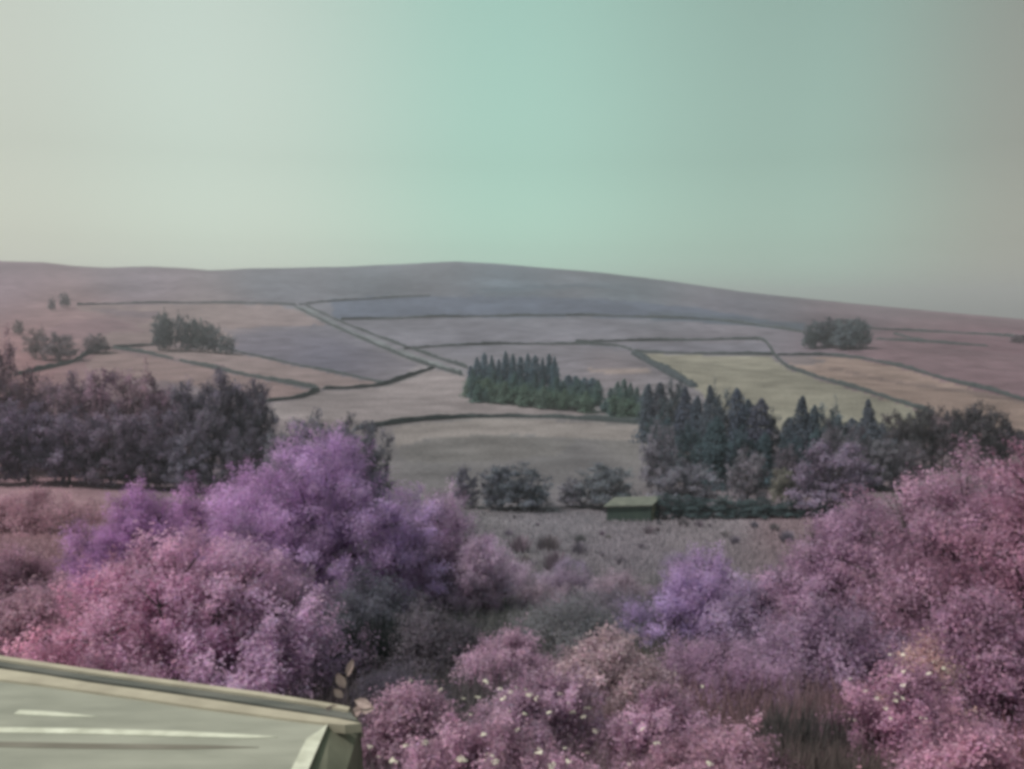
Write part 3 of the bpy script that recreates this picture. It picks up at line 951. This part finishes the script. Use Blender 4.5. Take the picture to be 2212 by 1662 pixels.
allpts = {}
_, _ = bush('purple_thorn', 'bright purple thorn tree towering over the grey-mauve bush', 'tree', 690, 22, 915, 500, A(136, 110, 142), 60000, 0.085, 0.15, 101,
            depth=0.8, nb=18, fall=0.38, tree=True, base_r=0.13, trunk_h=1.9, hollow=0.5, lift=0.12, tint=grad((1.05, 0.95, 1.0), (0.95, 1.02, 1.05)))
bush('magenta_bush', 'vivid magenta rounded bush above the grey-mauve bush', 'bush', 300, 27, 1040, 260, A(140, 98, 142), 30000, 0.09, 0.16, 102, depth=0.9, nb=10, base_r=0.05)
bush('magenta_sapling', 'tall loose magenta shrub between the vivid bush and the purple thorn', 'bush', 430, 26, 1008, 200, A(142, 100, 142), 17000, 0.09, 0.15, 103, nb=9, base_r=0.05, hollow=0.4)
bush('pale_mauve_shrub', 'pale mauve hazy shrub on the right flank of the purple thorn', 'bush', 965, 25, 1035, 220, A(138, 118, 138), 26000, 0.085, 0.16, 104, nb=11, base_r=0.05)
bush('pale_mauve_shrub', 'mauve shrub filling the dip between the purple thorn and the hazy shrub', 'bush', 870, 23.5, 1045, 190, A(132, 112, 138), 18000, 0.085, 0.16, 125, nb=10, base_r=0.05)
bush('pale_mauve_shrub', 'low pale mauve shrub sloping down towards the rushy meadow', 'bush', 1035, 23, 1150, 120, A(134, 120, 132), 12000, 0.08, 0.14, 105, nb=8, base_r=0.04)
bush('grey_mauve_bush', 'large grey-mauve leafy bush right behind the concrete platform', 'bush', 390, 11.0, 1138, 690, A(156, 124, 138), 76000, 0.065, 0.095, 106, depth=0.72, nb=20,
     base_r=0.035, tint=grad((1.12, 0.92, 0.92), (0.90, 1.0, 1.06)), hollow=0.5)
bush('grey_mauve_bush', 'pinkish bush spilling left of the large grey-mauve bush', 'bush', 70, 12.5, 1250, 330, A(142, 110, 116), 26000, 0.065, 0.1, 107, depth=0.8, nb=10, base_r=0.03)
bush('pink_bush', 'small dark pink bush in the pink meadow', 'bush', 30, 24, 1170, 170, A(128, 96, 106), 11000, 0.085, 0.14, 108, nb=8, base_r=0.03)
bush('pink_bush', 'low pink scrub at the foot of the dense wood', 'bush', 60, 62, 1040, 260, A(146, 110, 114), 9000, 0.2, 0.35, 109, nb=9, base_r=0.05, H=2.6)
bush('violet_bush', 'rounded violet bush on the near edge of the rushy meadow', 'bush', 1530, 17.5, 1185, 350, A(124, 108, 138), 26000, 0.07, 0.12, 110, nb=10, base_r=0.035, tint=grad((0.98, 1.0, 1.08), (1.05, 0.95, 0.92)))
bush('violet_bush', 'dull violet bush joined to the right of the rounded violet bush', 'bush', 1660, 16.5, 1215, 240, A(116, 104, 124), 22000, 0.07, 0.12, 111, nb=9, base_r=0.035)
bush('tall_mauve_shrub', 'tall mauve shrub sloping up to the crimson thicket', 'bush', 1830, 16, 1070, 320, A(126, 100, 118), 34000, 0.07, 0.12, 112, nb=12, base_r=0.04)
bush('red_thicket', 'big crimson-mauve thicket rising above the valley wood', 'bush', 2070, 14.5, 945, 440, A(126, 96, 110), 46000, 0.07, 0.12, 113, nb=14, base_r=0.05)
bush('red_thicket', 'dark crimson thicket running out of view beside the big one', 'bush', 2260, 12.5, 900, 380, A(122, 84, 98), 30000, 0.07, 0.12, 114, nb=11, base_r=0.05)
bush('mauve_scrub', 'low dark mauve scrub under the tall mauve shrub', 'bush', 1800, 12, 1300, 340, A(120, 100, 118), 26000, 0.06, 0.1, 115, nb=10, base_r=0.025)
bush('mauve_scrub', 'low crimson scrub under the crimson thickets', 'bush', 2110, 10.5, 1270, 320, A(122, 90, 106), 26000, 0.06, 0.1, 116, nb=10, base_r=0.025)
bush('feathery_shrub', 'arching feathery mauve shrub in front of the violet bushes', 'bush', 1560, 10.5, 1385, 270, A(132, 106, 126), 18000, 0.055, 0.08, 117, nb=9, base_r=0.015, aspect=0.3)
bush('pink_shrub', 'soft pink-mauve shrub above the white flowers', 'bush', 1110, 10.2, 1362, 220, A(144, 118, 130), 17000, 0.05, 0.075, 118, nb=8, base_r=0.015)
bush('tan_shrub', 'tan-leaved shrub next to the soft pink shrub', 'bush', 1320, 9.6, 1368, 250, A(140, 124, 120), 19000, 0.055, 0.08, 119, nb=9, base_r=0.015)
bush('yellow_shrub', 'small shrub with yellowish leaves below the crimson thicket', 'bush', 2000, 9.2, 1365, 150, A(150, 122, 108), 6500, 0.055, 0.07, 120, nb=6, base_r=0.015)
bush('shade_dark_nettles', 'nettle bank coloured dark for the shade under the purple thorn', 'plants', 800, 14, 1225, 220, A(54, 60, 64), 15000, 0.08, 0.12, 121, nb=8, base_r=0.02, aspect=0.25)  # shade of the hollow is put into the leaf colour here
bush('shade_dark_nettles', 'brownish weeds coloured dark for shade between the nettle bank and the pink shrub', 'plants', 945, 12.5, 1300, 230, A(62, 62, 64), 17000, 0.08, 0.11, 122, nb=8, base_r=0.02, aspect=0.25)
bush('shade_dark_nettles', 'low weeds coloured dark for shade at the corner of the concrete platform', 'plants', 860, 9.0, 1440, 190, A(54, 54, 60), 13000, 0.05, 0.07, 123, nb=8, base_r=0.015, aspect=0.3)
bush('green_weeds', 'dark green weeds below the rushy meadow', 'plants', 1230, 15.5, 1290, 260, A(76, 84, 80), 12000, 0.07, 0.12, 124, nb=8, base_r=0.015, aspect=0.3)

for k, (u, r, wpx, hh_, col, lab) in enumerate([(1120, 30, 150, 1.2, A(128, 116, 128), 'pale mauve scrub mound beside the low sloping shrub'),
        (1235, 29, 130, 0.9, A(122, 112, 126), 'violet-grey scrub mound in the middle of the rushy meadow'),
        (1330, 27, 150, 0.9, A(126, 116, 120), 'greyish scrub mound left of the rounded violet bush'),
        (1160, 24, 130, 0.8, A(128, 118, 122), 'tan-grey scrub mound above the dark green weeds'),
        (1300, 21, 190, 0.9, A(92, 92, 96), 'dark scrub mound at the lower end of the rushy meadow'),
        (1480, 44, 90, 0.7, A(108, 104, 118), 'dark violet rush patch on the bare upper meadow'),
        (1235, 40, 70, 0.8, A(104, 100, 114), 'dark violet rush patch above the violet-grey scrub mound')]):
    bush('scrub_mound', lab, 'scrub', u, r, 0, wpx, col, 6500, 0.09, 0.16, 140 + k, nb=7, base_r=0.02, H=hh_, aspect=0.35)

FLW = []
for a in [('flowering_bramble', 'low mauve bramble with white flower heads beside the platform', 900, 6.4, 1475, 300, A(136, 108, 118), 22000, 131),
          ('flowering_bramble', 'mauve bramble dotted white in front of the tan shrub', 1170, 6.8, 1455, 330, A(134, 110, 122), 24000, 132),
          ('flowering_bramble', 'dusky bramble with a few white heads before the feathery shrub', 1440, 6.6, 1480, 320, A(138, 108, 122), 24000, 133),
          ('flowering_bramble', 'crimson bramble sprinkled with tiny white flowers below the yellow shrub', 1960, 7.6, 1410, 380, A(134, 96, 112), 26000, 134),
          ('flowering_bramble', 'pinkish low growth carrying the lowest white flowers', 1050, 5.4, 1570, 520, A(142, 110, 122), 24000, 135),
          ('flowering_bramble', 'reddish low growth under the crimson bramble', 2080, 5.6, 1545, 420, A(136, 96, 108), 22000, 136),
          ('flowering_bramble', 'tangled dull red growth between grass stems and crimson bramble', 1560, 5.6, 1580, 420, A(138, 104, 114), 22000, 137)]:
    nm, lab, u, r, tv, wd, col, n, sd = a
    o, P = bush(nm, lab, 'plant', u, r, tv, wd, col, n, 0.042, 0.055, sd, nb=11, base_r=0.008, depth=0.7)
    FLW.append((o, P))

# white flower heads, each on its plant
PIX = [(400, 1200), (480, 1180), (515, 1230), (765, 1130), (715, 1170), (750, 1180), (710, 1245), (660, 1262), (875, 1220), (870, 1278), (965, 1245),
       (930, 1245), (1025, 1285), (1040, 1262), (1075, 1293), (995, 1212), (940, 1343), (995, 1355), (1175, 1243), (1220, 1330), (1258, 1345),
       (1300, 1370), (1365, 1325), (1150, 1347), (700, 1388), (755, 1480), (960, 1445), (1237, 1480), (1375, 1475), (1565, 1440), (1632, 1447),
       (470, 1503), (335, 1550), (165, 1555), (190, 1603), (270, 1620), (640, 1613), (620, 1640), (685, 1620), (810, 1580), (800, 1635), (850, 1640),
       (1085, 1585), (1135, 1645), (1228, 1575), (1240, 1615), (1360, 1568), (1560, 1622), (1712, 1548)]
FL = [(742 + .391 * p, 1011 + .391 * q, 1.0) for p, q in PIX]
PIX2 = [(270, 1215), (310, 1218), (385, 1238), (1285, 1020), (1350, 1025), (1315, 1110), (1350, 1125), (1290, 1140), (1260, 1190), (1345, 1205), (1300, 1235),
        (1240, 1170), (1505, 1135), (1605, 1085), (1695, 1038), (1645, 1040), (1575, 1258), (1595, 1215), (1330, 1305), (1372, 1305), (1455, 1385),
        (1060, 1390), (1110, 1385), (1245, 1320), (1215, 1270), (1140, 1240), (1050, 1170), (1270, 1370), (285, 1635), (540, 1640), (1550, 1095)]
FL += [(1416 + .391 * p, 1011 + .391 * q, 0.8) for p, q in PIX2]


def flower_mesh(seed):
    rng = np.random.default_rng(seed)
    mb = MB()
    for k in range(9):
        a, q = rng.random() * 6.28, 0.03 * rng.random() ** 0.5
        c = Vector((cos(a) * q * 1.4, sin(a) * q * 1.4, 0.006 * rng.random() - q * 0.3))
        n = Vector((cos(a) * q * 12, sin(a) * q * 12 - 0.35, 1)).normalized()
        t = n.orthogonal().normalized()
        bb = n.cross(t)
        rr_ = 0.011 + 0.006 * rng.random()
        mb.poly([c + (t * cos(2 * pi * i / 6) + bb * sin(2 * pi * i / 6)) * rr_ + n * 0.003 for i in range(6)])
    return mb.mesh('flower_head', M_PETAL)


FM = [flower_mesh(s) for s in range(5)]
UV = [proj(P) for _, P in FLW]
rf = np.random.default_rng(5)
for k, (u, v, s) in enumerate(FL):
    best = None
    for (o, P), (pu, pv, pd) in zip(FLW, UV):
        near = (np.abs(pu - u) < 9) & (np.abs(pv - v) < 9)
        if near.any():
            i = np.where(near)[0][np.argmin(pd[near])]
            if best is None or pd[i] < best[0]:
                best = (pd[i], o, P[i])
    if best is None:
        dd = [(np.min((pu - u) ** 2 + (pv - v) ** 2), j) for j, (pu, pv, pd) in enumerate(UV)]
        j = min(dd)[1]
        pu, pv, pd = UV[j]
        i = int(np.argmin((pu - u) ** 2 + (pv - v) ** 2))
        best = (pd[i], FLW[j][0], FLW[j][1][i])
    h = link('flower_head', FM[k % 5], best[1])
    q = best[2] - np.array(best[1].location)
    h.location = (q[0], q[1] - 0.03, q[2] + 0.03)
    h.rotation_euler = (rf.normal() * 0.25, rf.normal() * 0.25, rf.random() * 6.28)
    sc_ = s * 0.5 * (0.75 + 0.5 * rf.random())
    h.scale = (sc_, sc_, sc_)

# leafy sprig at the platform corner
x, y = onp(748, 1520, -1.95)
sg = root('leafy_sprig', 'single pink sprig with big leaves at the platform corner', 'plant', (x, y + 0.06, -3.2))
mb = MB()
mb.tube([(0, 0, -0.1), (0.02, 0, 0.7), (0.0, 0, 1.22), (-0.01, 0, 1.42)], [0.006, 0.005, 0.004, 0.002], 5)
link('stem', mb.mesh('stem', M_BARK), sg)
M_SPRIG = noise_material("sprig_leaf", A(168, 144, 144), A(190, 168, 164), 20)
for (lx, lz, ang, ln, wd) in [(0.03, 1.24, -0.25, 0.10, 0.05), (-0.01, 1.36, 1.2, 0.12, 0.035), (-0.03, 1.25, 2.2, 0.07, 0.04), (0.0, 1.16, 0.5, 0.08, 0.045), (0.02, 1.10, -0.7, 0.08, 0.04), (-0.02, 1.3, 1.9, 0.1, 0.05), (0.03, 1.2, 0.1, 0.11, 0.06), (-0.04, 1.18, 2.8, 0.08, 0.05)]:
    mb = MB()
    t, nn = Vector((cos(ang), -0.25, sin(ang))).normalized(), Vector((0, -1, 0.3)).normalized()
    bb = nn.cross(t).normalized()
    prf = [(0, 0.05), (0.25, 0.8), (0.55, 1), (0.8, 0.6), (1, 0.05)]
    c0 = Vector((lx, 0, lz))
    up_ = [c0 + t * ln * a + bb * wd * 0.5 * q for a, q in prf]
    dn = [c0 + t * ln * a - bb * wd * 0.5 * q for a, q in prf]
    mid = [c0 + t * ln * a - nn * 0.006 for a, _ in prf]
    for i in range(4):
        mb.poly([mid[i], mid[i + 1], up_[i + 1], up_[i]])
        mb.poly([dn[i], dn[i + 1], mid[i + 1], mid[i]])
    link('leaf', mb.mesh('leaf', M_SPRIG), sg)


# ------------------------------------------------------------------ rush tussocks in the meadow
def tussock_mesh(seed, n=170):
    rng = np.random.default_rng(seed)
    a = rng.random(n) * 2 * pi
    q = 0.5 * rng.random(n) ** 0.7
    ln = 0.7 + 0.45 * rng.random(n)
    bx, by = np.cos(a) * q * 0.5, np.sin(a) * q * 0.5
    tx, ty = np.cos(a) * (q * 0.5 + ln * 0.38 * q * 2), np.sin(a) * (q * 0.5 + ln * 0.38 * q * 2)
    tz = ln * (1 - 0.5 * q)
    wd = 0.035
    px, py = -np.sin(a) * wd, np.cos(a) * wd
    V = np.stack([np.stack([bx - px, by - py, -0.05 + 0 * q], 1), np.stack([bx + px, by + py, -0.05 + 0 * q], 1),
                  np.stack([tx + px * .2, ty + py * .2, tz], 1), np.stack([tx - px * .2, ty - py * .2, tz], 1)], 1).reshape(-1, 3)
    return np_mesh('blades', V, np.arange(n * 4).reshape(-1, 4), M_LEAF, tint=np.repeat(0.75 + 0.5 * rng.random((n, 1)) * np.ones(3), 4, 0))


TUS = [tussock_mesh(s) for s in range(4)]
rt = np.random.default_rng(9)
spots = [(1110, 1150), (1160, 1185), (1140, 1215), (1190, 1160), (1230, 1205), (1205, 1225), (1255, 1170), (1290, 1160), (1340, 1162), (1300, 1190), (1250, 1180),
         (1400, 1180), (1440, 1135), (1480, 1138), (1520, 1140), (1505, 1128), (1400, 1150), (1420, 1135), (1610, 1175), (1560, 1165), (1660, 1150), (1180, 1250), (1230, 1255), (1300, 1245),
         (1340, 1265), (1130, 1265), (1280, 1290), (1350, 1210), (1110, 1200), (1090, 1130), (1700, 1175), (1650, 1120), (1150, 1130), (1085, 1240), (1390, 1290), (1215, 1210), (1222, 1214), (1236, 1212)]
for k, (u, v) in enumerate(spots):
    x, y, z = ground_hit(u + rt.normal() * 14, v + 8 + rt.normal() * 9, 12)
    s = 0.3 + 0.75 * rt.random() ** 2
    o = link('rush_tussock', TUS[k % 4])
    o.location = (x, y, z)
    o.rotation_euler = (0, 0, rt.random() * 6)
    o.scale = (s * 1.5, s * 1.5, s)
    o.color = (*vary(A(138, 130, 140), 0.12), 1)
    tag(o, 'dark violet rush tussock standing in the grey valley meadow', 'tussock', 'rush tussocks of the valley meadow')

# ------------------------------------------------------------------ grass: uncountable
rgz = np.random.default_rng(3)
n = 120000
uu = rgz.uniform(-150, 2360, n)
ri = np.exp(rgz.uniform(np.log(4.2), np.log(85), n))
aa = np.arctan((uu - CU) / FOC)
gx, gy = ri * np.sin(aa), ri * np.cos(aa)
gzv = gz(gx, gy)
keep = ~((gx < -0.35) & (gy < 4.6))
gx, gy, gzv, ri = gx[keep], gy[keep], gzv[keep], ri[keep]
n = len(gx)
hh = (0.22 + 0.38 * rgz.random(n)) * np.interp(ri, [4, 12, 40, 85], [1.0, 1.0, 0.8, 0.7])
wd = np.interp(ri, [4, 12, 40, 85], [0.008, 0.018, 0.05, 0.09])
a = rgz.random(n) * 2 * pi
lean = 0.28 * hh
P0 = np.stack([gx, gy, gzv - 0.03], 1)
dv = np.stack([np.cos(a) * wd, np.sin(a) * wd, 0 * a], 1)
tp = P0 + np.stack([rgz.normal(size=n) * lean, rgz.normal(size=n) * lean, hh], 1)
V = np.stack([P0 - dv, P0 + dv, tp], 1).reshape(-1, 3)
gu, gv, _ = proj(P0)
G = np.zeros((n, 3))
for s0 in range(0, n, 40000):
    du = (gu[s0:s0 + 40000, None] - SA[None, :, 0]) / 1.6
    dv_ = gv[s0:s0 + 40000, None] - SA[None, :, 1]
    wgt = 1.0 / (du * du + dv_ * dv_ + 900.0) ** 1.5
    G[s0:s0 + 40000] = (wgt @ SAL) / wgt.sum(1, keepdims=True)
G *= np.array([1.06, 1.0, 1.1]) * (0.8 + 0.5 * rgz.random((n, 1))) * 1.15
me = np_mesh('meadow_grass', V, np.arange(n * 3).reshape(-1, 3), M_LEAF, tint=np.repeat(G, 3, 0))
go = link('meadow_grass', me)
go['kind'] = 'stuff'
go['label'] = 'short grey and pinkish grass over the bank and meadow'
go['category'] = 'grass'


def tall_grass(u, r, wpx, H, color, n, label, seed):
    rng = np.random.default_rng(seed)
    x, y, z = place(u, r)
    W = wpx / FOC * y
    bx, by = rng.uniform(-W / 2, W / 2, n), rng.uniform(-W * 0.3, W * 0.3, n)
    h = H * (0.55 + 0.5 * rng.random(n))
    lx, ly = rng.normal(size=n) * 0.14 * h + 0.04, rng.normal(size=n) * 0.12 * h
    base = gz(x + bx, y + by) - z - 0.03
    wd = 0.006 + 0.004 * rng.random(n)
    a = rng.random(n) * pi
    px, py = np.cos(a) * wd, np.sin(a) * wd * 0.5
    m = np.stack([bx + lx * .35, by + ly * .35, base + h * .6], 1)
    t = np.stack([bx + lx, by + ly, base + h], 1)
    b0 = np.stack([bx, by, base], 1)
    d = np.stack([px, py, 0 * px], 1)
    V = np.stack([b0 - d, b0 + d, m + d * .8, t, m - d * .8], 1).reshape(-1, 3)
    T = np.repeat((0.7 + 0.6 * rng.random((n, 1))) * np.ones(3), 5, 0)
    o = link('tall_grass', np_mesh('tall_grass', V, np.arange(n * 5).reshape(-1, 5), M_LEAF, tint=T))
    o.location = (x, y, z)
    o.color = (*color, 1)
    tag(o, label, 'grass')
    return o


tall_grass(1800, 6.0, 320, 0.75, A(128, 114, 114), 1500, 'tall pale grass stems between the dull red growth and crimson bramble', 1)
tall_grass(1780, 7.6, 300, 0.8, A(108, 102, 104), 1300, 'dark upright grass behind the tall pale stems', 2)
tall_grass(2150, 4.9, 300, 0.7, A(146, 116, 114), 1300, 'reddish grass blades leaning over the low growth', 3)
tall_grass(800, 13.0, 260, 1.3, A(64, 68, 70), 1500, 'tall grass coloured dark for the shade in the hollow', 4)  # blades darkened to carry the shade of the hollow
tall_grass(1400, 13.0, 300, 0.8, A(112, 110, 102), 1300, 'dull green tall grass below the rounded violet bush', 5)

# ------------------------------------------------------------------ haze
hm, hn, ho = new_mat("haze_air")
pv = hn.nodes.new("ShaderNodeVolumePrincipled")
pv.inputs['Color'].default_value = (0.92, 0.88, 0.97, 1)
pv.inputs['Density'].default_value = 0.00050
pv.inputs['Anisotropy'].default_value = 0.2
hn.links.new(pv.outputs[0], ho.inputs['Volume'])
mb = MB()
h0, h1, zb, zt_ = 2650, 2650, float(Zg.min()) - 1.5, float(Zg.max()) + 12
mb.prism([(-h0, -h1, zb), (h0, -h1, zb), (h0, h1, zb), (-h0, h1, zb)], [(-h0, -h1, zt_), (h0, -h1, zt_), (h0, h1, zt_), (-h0, h1, zt_)])
hz = link('haze', mb.mesh('haze', hm))
hz['kind'] = 'stuff'
hz['label'] = 'thin pale haze lying over the valley and moor'
